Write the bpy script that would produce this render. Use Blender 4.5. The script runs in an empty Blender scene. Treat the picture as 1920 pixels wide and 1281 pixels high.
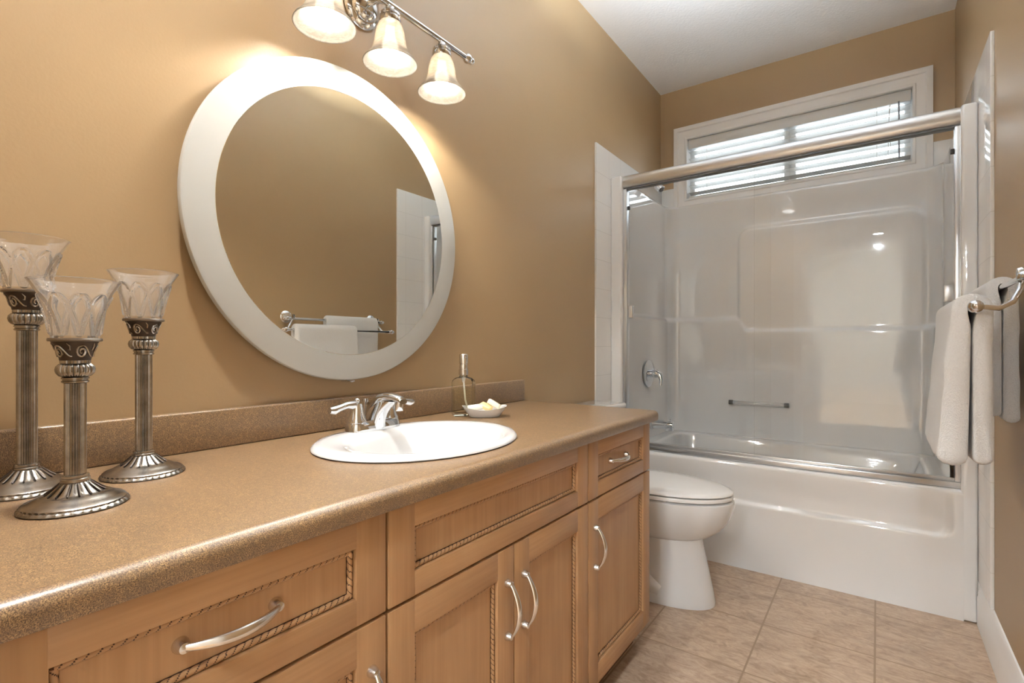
import bpy, bmesh, math, random
from mathutils import Vector, Matrix, noise
random.seed(4)
PI = math.pi
sc = bpy.context.scene
C = sc.collection

# ------------------------------------------------------------------ camera
CAMX, CAMZ, YAW, FPX = 1.1934, 1.0458, 0.6236, 952.8
cam_d = bpy.data.cameras.new('camera'); cam = bpy.data.objects.new('camera', cam_d); C.objects.link(cam)
cam.location = (CAMX, 0, CAMZ); cam.rotation_euler = (PI/2, 0, YAW)
cam_d.sensor_width = 36; cam_d.lens = FPX/1920*36; cam_d.shift_y = 7.05/1920
cam_d.clip_start = 0.01
sc.camera = cam

# ------------------------------------------------------------------ view, world, daylight
sc.view_settings.view_transform = 'Standard'; sc.view_settings.look = 'None'
sc.view_settings.gamma = 1; sc.view_settings.use_curve_mapping = False
sc.view_settings.exposure = 0.74
BULB, FILL_UPLIGHT, HALL_LAMP, SKY, SPOT, FILL_CAN = 85.0, 160.0, 600.0, 4.4, 4.6, 950.0
w = bpy.data.worlds.new('sky'); sc.world = w; w.use_nodes = True
w.node_tree.nodes['Background'].inputs[0].default_value = (0.88, 0.95, 1.0, 1)
w.node_tree.nodes['Background'].inputs[1].default_value = SKY
sc.cycles.max_bounces = 14; sc.cycles.diffuse_bounces = 6; sc.cycles.glossy_bounces = 6
sc.cycles.transmission_bounces = 10; sc.cycles.transparent_max_bounces = 16
sc.cycles.sample_clamp_indirect = 6.0; sc.cycles.blur_glossy = 0.5
pl = bpy.data.lights.new('window_portal', 'AREA'); pl.shape = 'RECTANGLE'; pl.size = 1.16; pl.size_y = 0.40
pl.cycles.is_portal = True
po = bpy.data.objects.new('window_portal', pl); C.objects.link(po)
po.location = (0.765, 3.50, 2.20); po.rotation_euler = (-PI/2, 0, 0)

# ------------------------------------------------------------------ room numbers (metres)
W, D, H = 1.511, 3.384, 2.74
YN = 0.030            # near wall, with the doorway the camera stands in
CT = 0.82             # countertop height

# ------------------------------------------------------------------ helpers
def srgb(r, g, b):
    f = lambda c: (c/255/12.92) if c/255 <= 0.04045 else ((c/255+0.055)/1.055)**2.4
    return (f(r), f(g), f(b), 1)

ORG = {}
class MB:
    def __init__(s): s.bm = bmesh.new()
    def _m(s, verts, mat):
        if mat is not None:
            for v in verts: v.co = mat @ v.co
    def box(s, x0, x1, y0, y1, z0, z1, bevel=0, mat=None, mi=0, seg=2):
        P = [(x, y, z) for x in (x0, x1) for y in (y0, y1) for z in (z0, z1)]
        v = [s.bm.verts.new(p) for p in P]
        F = [(0,1,3,2),(4,6,7,5),(0,4,5,1),(2,3,7,6),(0,2,6,4),(1,5,7,3)]
        fs = [s.bm.faces.new([v[i] for i in f]) for f in F]
        for f in fs: f.material_index = mi
        vs = v
        if bevel:
            ed = list({e for f in fs for e in f.edges})
            r = bmesh.ops.bevel(s.bm, geom=ed, offset=bevel, segments=seg, profile=0.5, affect='EDGES', clamp_overlap=True)
            for f in r['faces']: f.material_index = mi
            seen = set(r['verts']);
            for f in r['faces']: seen |= set(f.verts)
            vs = [q for q in seen if q.is_valid]
            for q in v:
                if q.is_valid and q not in seen: vs.append(q)
        s._m(vs, mat); return s
    def rings(s, rings, closed=True, cap0=False, cap1=False, mi=0, loop=False, mifn=None):
        R = [[s.bm.verts.new(p) for p in r] for r in rings]
        n = len(R[0]); m = len(R)
        for i in range(m if loop else m-1):
            a, b = R[i], R[(i+1) % m]
            for j in range(n if closed else n-1):
                k = (j+1) % n
                try:
                    f = s.bm.faces.new((a[j], a[k], b[k], b[j])); f.material_index = mifn(i, j) if mifn else mi
                except ValueError: pass
        if cap0: s.bm.faces.new(R[0][::-1]).material_index = mi
        if cap1: s.bm.faces.new(R[-1]).material_index = mi
        return R
    def lathe(s, c, prof, seg=32, mod=None, mat=None, cap0=True, cap1=True, mi=0):
        rings = []
        for i, (r, z) in enumerate(prof):
            row = []
            for j in range(seg):
                t = 2*PI*j/seg
                rr = max(r + (mod(t, i, r, z) if mod else 0), 1e-5)
                p = Vector((rr*math.cos(t), rr*math.sin(t), z))
                if mat is not None: p = mat @ p
                row.append(p + Vector(c))
            rings.append(row)
        s.rings(rings, True, cap0, cap1, mi); return s
    def tube(s, path, rad, seg=12, caps=True, flat=1.0, up=None, loop=False, mi=0, mifn=None, secfn=None):
        P = [Vector(p) for p in path]; n = len(P)
        R = rad if isinstance(rad, (list, tuple)) else [rad]*n
        rings = []; N = None
        for i in range(n):
            if loop: T = P[(i+1) % n]-P[i-1]
            else: T = P[min(i+1, n-1)]-P[max(i-1, 0)]
            T.normalize()
            if N is None:
                u = Vector(up) if up else (Vector((0,0,1)) if abs(T.z) < 0.9 else Vector((1,0,0)))
                N = (u - T*u.dot(T)).normalized()
            else: N = (N - T*N.dot(T)).normalized()
            B = T.cross(N)
            row = []
            for j in range(seg):
                t = 2*PI*j/seg
                k = secfn(i, t) if secfn else 1
                row.append(P[i] + (N*math.cos(t) + B*math.sin(t)*flat)*R[i]*k)
            rings.append(row)
        s.rings(rings, True, caps and not loop, caps and not loop, mi, loop=loop, mifn=mifn); return s
    def frame(s, fn, a0, a1, b0, b1, prof, mi=0):
        """sweep profile [(outward offset, depth)] round the rectangle a0..a1 x b0..b1 with mitred corners; fn(a,b,d) -> point"""
        rings = []
        for o, d in prof:
            rings.append([fn(a0-o, b0-o, d), fn(a1+o, b0-o, d), fn(a1+o, b1+o, d), fn(a0-o, b1+o, d)])
        s.rings(rings, True, False, False, mi); return s
    def grid(s, fn, nu, nv, mi=0):
        s.rings([[fn(i/(nu-1), j/(nv-1)) for j in range(nv)] for i in range(nu)], closed=False, mi=mi); return s
    def ball(s, c, r, seg=16, rows=10, sc3=(1,1,1), mi=0, mat=None):
        pr = [(max(r*math.sin(PI*i/rows), 1e-5), -r*math.cos(PI*i/rows)) for i in range(rows+1)]
        rings = [[(mat @ Vector((a*math.cos(2*PI*j/seg)*sc3[0], a*math.sin(2*PI*j/seg)*sc3[1], z*sc3[2])) if mat else
                  Vector((a*math.cos(2*PI*j/seg)*sc3[0], a*math.sin(2*PI*j/seg)*sc3[1], z*sc3[2]))) + Vector(c) for j in range(seg)] for a, z in pr]
        s.rings(rings, True, True, True, mi); return s

def obj(name, mb, mats, parent=None, loc=None, smooth=40, weld=1e-5, solid=True):
    bm = mb.bm
    if weld: bmesh.ops.remove_doubles(bm, verts=bm.verts, dist=weld)
    bmesh.ops.recalc_face_normals(bm, faces=bm.faces)
    o3 = ORG[parent.name] if parent else Vector(loc or (0, 0, 0))
    for v in bm.verts: v.co -= o3
    me = bpy.data.meshes.new(name); bm.to_mesh(me); bm.free()
    for m in (mats if isinstance(mats, (list, tuple)) else [mats]): me.materials.append(m)
    o = bpy.data.objects.new(name, me); C.objects.link(o)
    if parent: o.parent = parent
    else: o.location = o3
    ORG[o.name] = o3
    if smooth:
        me.shade_smooth(); me.set_sharp_from_angle(angle=math.radians(smooth))
    return o
def tag(o, label, cat, group=None):
    o['label'] = label; o['category'] = cat
    if group: o['group'] = group
    return o
def thing(name, loc, label, cat, group=None):
    o = bpy.data.objects.new(name, None); C.objects.link(o); o.location = loc; o.empty_display_size = 0.05
    ORG[o.name] = Vector(loc); return tag(o, label, cat, group)
def struct(o): o['kind'] = 'structure'; return o

# ------------------------------------------------------------------ materials
def mat(name, base=(0.8,0.8,0.8,1), rough=0.5, metal=0, **kw):
    m = bpy.data.materials.new(name); m.use_nodes = True
    b = m.node_tree.nodes['Principled BSDF']
    b.inputs['Base Color'].default_value = base; b.inputs['Roughness'].default_value = rough; b.inputs['Metallic'].default_value = metal
    for k, v in kw.items(): b.inputs[k.replace('_', ' ')].default_value = v
    return m
class NT:
    def __init__(s, m): s.m = m; s.t = m.node_tree; s.n = s.t.nodes; s.b = s.n.get('Principled BSDF'); s.co = s.n.new('ShaderNodeTexCoord').outputs['Object']
    def new(s, typ, ins=None, **at):
        n = s.n.new(typ)
        for k, v in at.items(): setattr(n, k, v)
        for k, v in (ins or {}).items():
            if hasattr(v, 'node'): s.t.links.new(v, n.inputs[k])
            else: n.inputs[k].default_value = v
        return n
    def link(s, a, b): s.t.links.new(a, b)
    def map(s, scale=(1,1,1), loc=(0,0,0), rot=(0,0,0)):
        return s.new('ShaderNodeMapping', {'Vector': s.co, 'Scale': scale, 'Location': loc, 'Rotation': rot}).outputs[0]
    def noise(s, vec, scale, detail=3, rough=0.5, dist=0):
        return s.new('ShaderNodeTexNoise', {'Vector': vec, 'Scale': scale, 'Detail': detail, 'Roughness': rough, 'Distortion': dist}).outputs['Fac']
    def ramp(s, fac, stops):
        n = s.new('ShaderNodeValToRGB', {'Fac': fac}); e = n.color_ramp.elements
        while len(e) < len(stops): e.new(0.5)
        for q, (p, c) in zip(e, stops): q.position = p; q.color = c
        return n.outputs['Color']
    def mix(s, fac, a, b, mode='MIX'):
        n = s.new('ShaderNodeMix', data_type='RGBA', blend_type=mode)
        for i, v in ((0, fac), (6, a), (7, b)):
            if hasattr(v, 'node'): s.link(v, n.inputs[i])
            else: n.inputs[i].default_value = v
        return n.outputs[2]
    def bump(s, h, strength, dist):
        n = s.new('ShaderNodeBump', {'Height': h, 'Strength': strength, 'Distance': dist}); s.link(n.outputs[0], s.b.inputs['Normal'])
    def color(s, c): s.link(c, s.b.inputs['Base Color'])

M = {}
# painted wall: tan, faint orange peel, satin
m = M['paint'] = mat('tan_satin_paint', srgb(163,137,102), 0.42); n = NT(m)
n.color(n.mix(n.noise(n.map(), 3, 3), srgb(160,134,99), srgb(166,140,105)))
n.bump(n.noise(n.map(), 160, 3), 0.12, 0.002)
m = M['ceiling'] = mat('white_ceiling_paint', srgb(248,248,248), 0.8); n = NT(m); n.bump(n.noise(n.map(), 90, 4), 0.4, 0.003)
M['trim'] = mat('white_trim_paint', srgb(240,240,240), 0.35)
M['blind'] = mat('white_blind_slat', srgb(222,223,222), 0.4)
M['pvc'] = mat('white_window_frame', srgb(236,238,240), 0.35)
M['cord'] = mat('blind_cord', srgb(215,215,212), 0.8)
M['wand'] = mat('clear_grey_wand', srgb(130,132,138), 0.25)
M['gel'] = mat('white_gelcoat', srgb(234,235,236), 0.07, Coat_Weight=1.0, Coat_Roughness=0.025, Coat_IOR=1.8)
M['porc'] = mat('white_porcelain', srgb(226,227,228), 0.08, Coat_Weight=0.6, Coat_Roughness=0.02)
M['lid'] = mat('white_seat_plastic', srgb(238,238,237), 0.16)
M['chrome'] = mat('polished_chrome', (0.78,0.81,0.85,1), 0.05, 1)
M['alu'] = mat('bright_aluminium', (0.72,0.74,0.77,1), 0.28, 1)
M['nickel'] = mat('satin_nickel', (0.74,0.72,0.69,1), 0.24, 1)
M['black'] = mat('black_rubber', (0.02,0.02,0.022,1), 0.5)
M['grey'] = mat('dark_grey_cap', (0.10,0.10,0.10,1), 0.3)
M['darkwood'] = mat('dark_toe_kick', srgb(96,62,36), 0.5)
M['glaze'] = mat('dark_brown_glaze', srgb(62,36,24), 0.5)
M['mirror'] = mat('mirror_silver', (0.90,0.91,0.88,1), 0.01, 1)

def thin_glass(name, tint=(1,1,1,1), ior=1.5, rough=0.0):
    m = bpy.data.materials.new(name); m.use_nodes = True; t = m.node_tree; t.nodes.remove(t.nodes['Principled BSDF'])
    tr = t.nodes.new('ShaderNodeBsdfTransparent'); tr.inputs[0].default_value = tint
    gl = t.nodes.new('ShaderNodeBsdfGlossy'); gl.inputs['Roughness'].default_value = rough
    fr = t.nodes.new('ShaderNodeFresnel'); fr.inputs[0].default_value = ior
    mx = t.nodes.new('ShaderNodeMixShader')
    for a, b in ((fr.outputs[0], mx.inputs[0]), (tr.outputs[0], mx.inputs[1]), (gl.outputs[0], mx.inputs[2]), (mx.outputs[0], t.nodes['Material Output'].inputs[0])): t.links.new(a, b)
    return m
M['pane'] = thin_glass('clear_window_glass', (0.97,0.98,0.98,1))
M['shower_glass'] = thin_glass('clear_shower_glass', (0.995,0.998,0.997,1), 1.36)
M['bottle_glass'] = thin_glass('clear_bottle_glass', (0.985,0.99,0.97,1), 1.42)
M['crystal'] = mat('cut_crystal', (1,1,1,1), 0.0, 0, Transmission_Weight=0.93, IOR=1.5)
M['acrylic'] = mat('clear_acrylic', (1,1,1,1), 0.05, 0, Transmission_Weight=0.7, IOR=1.45)
M['soapwater'] = thin_glass('pale_yellow_soap', (0.985,0.975,0.90,1), 1.12)
M['tubeplastic'] = mat('white_dip_tube', srgb(235,235,228), 0.4)
M['frost_dish'] = mat('frosted_dish_glass', (0.95,0.96,0.97,1), 0.15, 0, Transmission_Weight=0.35, IOR=1.4)
M['soap_white'] = mat('white_soap', srgb(246,244,236), 0.5, Subsurface_Weight=0.1)
M['soap_yellow'] = mat('cream_soap', srgb(240,218,160), 0.5, Subsurface_Weight=0.1)
M['soap_peach'] = mat('peach_soap', srgb(244,232,214), 0.5, Subsurface_Weight=0.1)
# frosted mirror rim: sandblasted glass over silver
M['frost'] = mat('frosted_mirror_glass', srgb(186,187,183), 0.35, 0.0, Coat_Weight=0.6, Coat_Roughness=0.12)
# pewter
m = M['pewter'] = mat('antique_pewter', (0.44,0.41,0.37,1), 0.25, 1); n = NT(m)
n.color(n.ramp(n.noise(n.map(), 60, 4), [(0.3, (0.27,0.25,0.225,1)), (0.7, (0.44,0.415,0.385,1))]))
M['pewter_dark'] = mat('dark_pewter', (0.07,0.055,0.045,1), 0.45, 0.8)  # darker metal for the petal grooves and behind the capital scrolls
M['pewter_mid'] = mat('brown_pewter', (0.25,0.22,0.19,1), 0.36, 1)
# alabaster glass of the lamp shades
def shade_mat():
    m = bpy.data.materials.new('alabaster_glass'); m.use_nodes = True; n = NT(m); t = m.node_tree
    sw = n.noise(n.map((1,1,2.2)), 16, 3, 0.6, 2.5)
    col = n.ramp(sw, [(0.40, (0.97,0.93,0.88,1)), (0.50, (0.86,0.78,0.69,1)), (0.56, (0.97,0.94,0.90,1))])
    n.color(n.mix(1.0, col, (0.40,0.38,0.35,1), 'MULTIPLY')); n.b.inputs['Roughness'].default_value = 0.25
    tl = n.new('ShaderNodeBsdfTranslucent', {'Color': n.mix(1.0, col, (0.22,0.20,0.17,1), 'MULTIPLY')}); tp = n.new('ShaderNodeBsdfTransparent', {'Color': (1,0.95,0.9,1)})
    a = n.new('ShaderNodeMixShader', {0: 0.50}); t.links.new(n.b.outputs[0], a.inputs[1]); t.links.new(tl.outputs[0], a.inputs[2])
    b = n.new('ShaderNodeMixShader', {0: 0.07}); t.links.new(a.outputs[0], b.inputs[1]); t.links.new(tp.outputs[0], b.inputs[2])
    t.links.new(b.outputs[0], t.nodes['Material Output'].inputs[0]); return m
M['shade'] = shade_mat()
def emit(name, col, s):
    m = bpy.data.materials.new(name); m.use_nodes = True; t = m.node_tree; t.nodes.remove(t.nodes['Principled BSDF'])
    e = t.nodes.new('ShaderNodeEmission'); e.inputs[0].default_value = col; e.inputs[1].default_value = s
    t.links.new(e.outputs[0], t.nodes['Material Output'].inputs[0]); return m
M['bulb'] = emit('warm_bulb', (1.0,0.93,0.82,1), BULB)
M['lamp'] = emit('added_uplight_glow', (0.82,0.92,1.0,1), FILL_UPLIGHT)  # glow of the added uplight bowl
M['fill_can'] = emit('added_downlight_glow', (1.0,0.98,0.95,1), FILL_CAN)  # glow of the added downlight over the vanity
M['can'] = emit('hall_downlight', (0.86,0.94,1.0,1), HALL_LAMP)
# laminate
m = M['laminate'] = mat('speckled_brown_laminate', (0.3,0.2,0.12,1), 0.34, Coat_Weight=0.35, Coat_Roughness=0.3); n = NT(m)
f1 = n.noise(n.map(), 820, 2, 0.6); f2 = n.noise(n.map(), 150, 3, 0.6); big = n.noise(n.map((1,2.2,1)), 9, 4, 0.6)
c1 = n.ramp(f1, [(0.36, srgb(72,57,44)), (0.46, srgb(112,89,64)), (0.53, srgb(146,118,86)), (0.64, srgb(174,145,107))])
c2 = n.mix(n.ramp(f2, [(0.44, (0,0,0,1)), (0.58, (1,1,1,1))]), n.mix(0.45, c1, srgb(104,84,68)), c1)
n.color(n.mix(0.5, c2, n.ramp(big, [(0.3, (0.82,0.82,0.82,1)), (0.7, (1.16,1.12,1.05,1))]), 'MULTIPLY')); n.bump(f1, 0.08, 0.001)
# maple
def wood(name, axis):
    m = mat(name, (0.4,0.24,0.13,1), 0.36); n = NT(m)
    st = [9, 9, 9]; st['xyz'.index(axis)] = 1.2
    st2 = [130, 130, 130]; st2['xyz'.index(axis)] = 3
    big = n.noise(n.map(tuple(st)), 1.0, 4, 0.6, 1.4); fine = n.noise(n.map(tuple(st2)), 1.0, 3, 0.6)
    blot = n.noise(n.map(), 7, 3)
    c = n.ramp(big, [(0.25, srgb(160,122,86)), (0.5, srgb(174,136,98)), (0.75, srgb(184,147,109))])
    c = n.mix(0.22, c, n.ramp(fine, [(0.35, srgb(150,108,70)), (0.65, srgb(190,150,108))]))
    c = n.mix(0.4, c, n.ramp(blot, [(0.3, (0.84,0.82,0.80,1)), (0.7, (1.08,1.07,1.05,1))]), 'MULTIPLY')
    n.color(c); n.bump(fine, 0.05, 0.001); return m
M['wood_v'] = wood('maple_vertical_grain', 'z'); M['wood_h'] = wood('maple_horizontal_grain', 'y')
m = M['wood_panel'] = wood('maple_panel', 'z')
# floor tile
m = M['tile'] = mat('beige_floor_tile', (0.5,0.4,0.3,1), 0.34); n = NT(m)
br = n.new('ShaderNodeTexBrick', {'Vector': n.map((1,1,1), (-0.160,-0.043,0)), 'Color1': (0,0,0,1), 'Color2': (1,1,1,1), 'Mortar': (0.5,0.5,0.5,1),
     'Scale': 1, 'Mortar Size': 0.0032, 'Mortar Smooth': 0.1, 'Brick Width': 0.342, 'Row Height': 0.342}, offset=0.0)
cl = n.noise(n.map((1,1.7,1), (0,0,0), (0,0,0.35)), 6, 8, 0.68, 0.6); ve = n.noise(n.map((1,2.2,1), (3,1,0), (0,0,0.5)), 16, 10, 0.75, 1.6)
c = n.ramp(cl, [(0.30, srgb(136,114,94)), (0.5, srgb(172,147,124)), (0.70, srgb(196,173,150))])
c = n.mix(0.5, c, n.ramp(ve, [(0.36, srgb(126,103,83)), (0.48, srgb(174,149,126)), (0.62, srgb(205,184,163))]))
tint = n.ramp(br.outputs['Color'], [(0, (0.96,0.96,0.97,1)), (1, (1.04,1.03,1.01,1))])
c = n.mix(1.0, c, tint, 'MULTIPLY')
n.color(n.mix(br.outputs['Fac'], c, srgb(146,122,98)))
hh = n.new('ShaderNodeMath', {0: 1.0, 1: br.outputs['Fac']}, operation='SUBTRACT').outputs[0]
hv = n.new('ShaderNodeMath', {0: ve, 1: 0.25}, operation='MULTIPLY').outputs[0]
n.bump(n.new('ShaderNodeMath', {0: hh, 1: hv}, operation='ADD').outputs[0], 0.35, 0.002)
# wall tile
def walltile(name, axes, off):
    m = mat(name, srgb(240,241,241), 0.08, Coat_Weight=0.4, Coat_Roughness=0.02); n = NT(m)
    sp = n.new('ShaderNodeSeparateXYZ', {0: n.co}); cb = n.new('ShaderNodeCombineXYZ', {0: sp.outputs[axes[0]], 1: sp.outputs[axes[1]]})
    mp = n.new('ShaderNodeMapping', {'Vector': cb.outputs[0], 'Location': (off[0], off[1], 0)})
    br = n.new('ShaderNodeTexBrick', {'Vector': mp.outputs[0], 'Scale': 1, 'Mortar Size': 0.0013, 'Mortar Smooth': 0.2, 'Brick Width': 0.1515, 'Row Height': 0.1515}, offset=0.0)
    n.color(n.mix(br.outputs['Fac'], srgb(240,241,241), srgb(222,223,222)))
    n.bump(n.new('ShaderNodeMath', {0: 1.0, 1: br.outputs['Fac']}, operation='SUBTRACT').outputs[0], 0.3, 0.001); return m
M['wtile'] = walltile('white_wall_tile', ('Y','Z'), (-2.395+0.1515*16, -2.10+0.1515*14))
M['wtile_far'] = walltile('white_wall_tile_far', ('X','Z'), (0, -2.10+0.1515*14))
# terry
m = M['terry'] = mat('white_terry_cloth', srgb(238,238,238), 0.95, Sheen_Weight=0.3); n = NT(m)
nz = n.noise(n.map((1,1,0.6)), 420, 4, 0.7); n.color(n.mix(nz, srgb(228,228,228), srgb(248,248,248))); n.bump(nz, 0.9, 0.006)
m = M['hallfloor'] = mat('hall_wood_floor', srgb(196,160,120), 0.25)
M['hallwall'] = mat('hall_cream_paint', srgb(226,222,214), 0.6)

# ------------------------------------------------------------------ room shell
T = 0.12
struct(obj('floor', MB().box(-0.1, W+0.1, YN-T, D+0.1, -0.06, 0), M['tile'], smooth=0))
struct(obj('ceiling', MB().box(-0.1, W+0.1, YN-T, D+0.1, H, H+0.06), M['ceiling'], smooth=0))
struct(obj('wall_left', MB().box(-0.1, 0, YN-T, D+0.1, 0, H), M['paint'], smooth=0))
struct(obj('wall_right', MB().box(W, W+0.1, YN-T, D+0.1, 0, H), M['paint'], smooth=0))
WX0, WX1, WZ0, WZ1 = 0.18, 1.341, 2.006, 2.394
b = MB()
b.box(0, WX0-0.012, D, D+T, 0, H); b.box(WX1+0.012, W, D, D+T, 0, H); b.box(WX0-0.012, WX1+0.012, D, D+T, 0, WZ0-0.012); b.box(WX0-0.012, WX1+0.012, D, D+T, WZ1+0.012, H)
struct(obj('wall_far', b, M['paint'], smooth=0, weld=0))
DX0, DX1, DZ = 0.645, 1.42, 2.06
b = MB(); b.box(0, DX0-0.015, YN-T, YN, 0, H); b.box(DX1+0.015, W, YN-T, YN, 0, H); b.box(DX0-0.015, DX1+0.015, YN-T, YN, DZ+0.015, H)
struct(obj('wall_near', b, M['paint'], smooth=0, weld=0))
# door casing and jamb
b = MB(); prof = [(0,0.012),(0.008,0.016),(0.05,0.02),(0.057,0.02),(0.057,0)]
def casing(b, y, s):
    rings = []
    for o, d in prof:
        yy = y+s*d
        rings.append([(DX0-o, yy, 0), (DX0-o, yy, DZ+o), (DX1+o, yy, DZ+o), (DX1+o, yy, 0)])
    b.rings(rings, closed=False)
casing(b, YN, 1); casing(b, YN-T, -1)
b.box(DX0-0.015, DX0, YN-T, YN+0.012, 0, DZ); b.box(DX1, DX1+0.015, YN-T, YN+0.012, 0, DZ); b.box(DX0-0.015, DX1+0.015, YN-T, YN+0.012, DZ, DZ+0.015)
struct(obj('trim_1', b, M['trim'], smooth=30, weld=0))
# hallway behind the camera (seen mirrored in the tub surround)
HX0, HX1, HY = 0.2, 1.75, -6.0
struct(obj('floor.001', MB().box(HX0, HX1, HY, YN-T, -0.06, 0), M['hallfloor'], smooth=0))
struct(obj('ceiling.001', MB().box(HX0, HX1, HY, YN-T, H, H+0.06), M['ceiling'], smooth=0))
struct(obj('wall_hall_left', MB().box(HX0-0.1, HX0, HY, YN-T, 0, H), M['hallwall'], smooth=0))
struct(obj('wall_hall_right', MB().box(HX1, HX1+0.1, HY, YN-T, 0, H), M['hallwall'], smooth=0))
struct(obj('wall_hall_end', MB().box(HX0, HX1, HY-0.1, HY, 0, H), M['hallwall'], smooth=0))
# baseboard on the right wall
bp = [(0,0), (0.016,0), (0.016,0.105), (0.013,0.112), (0.013,0.124), (0.009,0.135), (0.009,0.146), (0.004,0.158), (0,0.16)]
b = MB(); b.rings([[(W-d, y, z) for d, z in bp] for y in (YN, 2.558)], True, True, True)
struct(obj('baseboard_right', b, M['trim'], smooth=25))
# wall tiles
TZ, TY = 2.10, 2.392
b = MB().box(0, 0.011, TY, D-0.0, 0, TZ, 0.002); struct(obj('wall_tile_left', b, M['wtile'], smooth=30))
b = MB().box(W-0.011, W, 2.32, D, 0.161, TZ, 0.002).box(W-0.011, W, 2.565, D, 0, 0.16, 0.001); struct(obj('wall_tile_right', b, M['wtile'], smooth=30, weld=0))
b = MB().box(0.011, 0.0975, D-0.011, D, 1.90, TZ-0.012, 0.002); b.box(1.4255, W-0.011, D-0.011, D, 1.90, TZ-0.012, 0.002)
struct(obj('wall_tile_far', b, M['wtile_far'], smooth=30))

# ------------------------------------------------------------------ window
fy = lambda a, bb, d: (a, D-d, bb)
b = MB().frame(fy, WX0, WX1, WZ0, WZ1, [(0,-0.0),(0,0.014),(0.004,0.018),(0.012,0.018),(0.016,0.013),(0.03,0.014),(0.052,0.020),(0.058,0.026),(0.075,0.028),(0.083,0.026),(0.083,0)])
struct(obj('trim_2', b, M['trim'], smooth=25))
b = MB().frame(fy, WX0, WX1, WZ0, WZ1, [(0.012,-T),(0,-T),(0,0.0),(0.012,0.0)])     # jamb liner
b.frame(lambda a, bb, d: (a, D+0.078-d, bb), WX0+0.03, WX1-0.03, WZ0+0.03, WZ1-0.03, [(0.03,-0.03),(0,-0.03),(0,0.012),(0.006,0.018),(0.03,0.018)])
b.box(0.735, 0.798, D+0.062, D+0.1, WZ0, WZ1, 0.003)
wn = struct(obj('window_1', b, M['pvc'], smooth=30, weld=0))
obj('pane', MB().box(WX0+0.028, 0.737, D+0.088, D+0.092, WZ0+0.028, WZ1-0.028), M['pane'], wn, smooth=0)
obj('pane', MB().box(0.796, WX1-0.028, D+0.088, D+0.092, WZ0+0.028, WZ1-0.028), M['pane'], wn, smooth=0)
# blind
bl = thing('window_blind', (0.76, D+0.03, WZ1), 'white slatted blind with open slats hanging in the window above the tub', 'blind')
obj('headrail', MB().box(WX0+0.004, WX1-0.004, D+0.004, D+0.05, WZ1-0.06, WZ1-0.001, 0.003), M['blind'], bl)
zs = WZ1-0.085; k = 0
while zs > WZ0+0.035:
    t = math.radians(10); R = Matrix.Translation((0, D+0.030, zs)) @ Matrix.Rotation(-t, 4, 'X')
    b = MB(); rings = []
    for x in (WX0+0.006, WX1-0.006):
        row = [(x, y, 0.0025*(1-(y/0.025)**2)+0.0013) for y in [-0.025+0.005*i for i in range(11)]] + [(x, y, 0.0025*(1-(y/0.025)**2)-0.0013) for y in [0.025-0.005*i for i in range(11)]]
        rings.append([R @ Vector(p) for p in row])
    b.rings(rings, True, True, True); obj('slat', b, M['blind'], bl); zs -= 0.0445
obj('bottom_rail', MB().box(WX0+0.006, WX1-0.006, D+0.006, D+0.056, WZ0+0.002, WZ0+0.016, 0.004), M['blind'], bl)
for x in (0.30, 0.77, 1.19):
    b = MB(); b.tube([(x, D+0.0065, WZ0+0.01), (x, D+0.0065, WZ1-0.05)], 0.001, 6); b.tube([(x, D+0.0545, WZ0+0.01), (x, D+0.0545, WZ1-0.05)], 0.001, 6)
    obj('ladder_cord', b, M['cord'], bl)
b = MB(); b.tube([(1.285, D-0.001, WZ1-0.055), (1.286, D-0.003, WZ0+0.03)], 0.004, 6); obj('tilt_wand', b, M['wand'], bl)
b = MB(); b.tube([(1.245, D+0.002, WZ1-0.055), (1.243, D-0.002, 2.25), (1.238, D-0.003, WZ0+0.02)], 0.0012, 6); b.tube([(1.25, D+0.002, WZ1-0.055), (1.243, D-0.002, 2.25), (1.250, D-0.003, 2.1)], 0.0012, 6)
obj('lift_cord', b, M['cord'], bl)

# ------------------------------------------------------------------ bathtub with moulded surround
SX0, SX1, SY0, SY1, RIM, STOP = 0.070, 1.455, 2.562, 3.335, 0.495, 1.953
tub = thing('bathtub', (0.76, 2.95, 0), 'white one-piece bathtub and moulded shower surround under the window', 'bathtub')
def sstep(a, bb, x):
    t = max(0, min(1, (x-a)/(bb-a))); return t*t*(3-2*t)
# apron
def rbox(px, pz, x0, x1, z0, z1, r):   # signed distance to a rounded box
    cx, cz, hx, hz = (x0+x1)/2, (z0+z1)/2, (x1-x0)/2-r, (z1-z0)/2-r
    qx, qz = abs(px-cx)-hx, abs(pz-cz)-hz
    return math.hypot(max(qx, 0), max(qz, 0)) + min(max(qx, qz), 0) - r
def apron(u, v):
    x = 0.066 + u*(1.459-0.066)
    if v < 0.82:
        z = v/0.82*(RIM-0.02)
        zl = 0.305
        sd = rbox(x, z, 0.10, 1.425, zl, 0.75, 0.05)
        rec = 0.017*(1-sstep(-0.012, 0.004, sd)) * (1-0.65*sstep(0.36, RIM-0.02, z))
        return (x, SY0 + rec, z)
    t = (v-0.82)/0.18; a = t*PI/2
    rec = 0.017*0.35 * (1-sstep(-0.012, 0.004, rbox(x, RIM-0.02, 0.10, 1.425, 0.305, 0.75, 0.05)))
    return (x, SY0+rec+0.02*(1-math.cos(a)), RIM-0.02+0.02*math.sin(a))
obj('apron', MB().grid(apron, 120, 90), M['gel'], tub, smooth=60)
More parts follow.
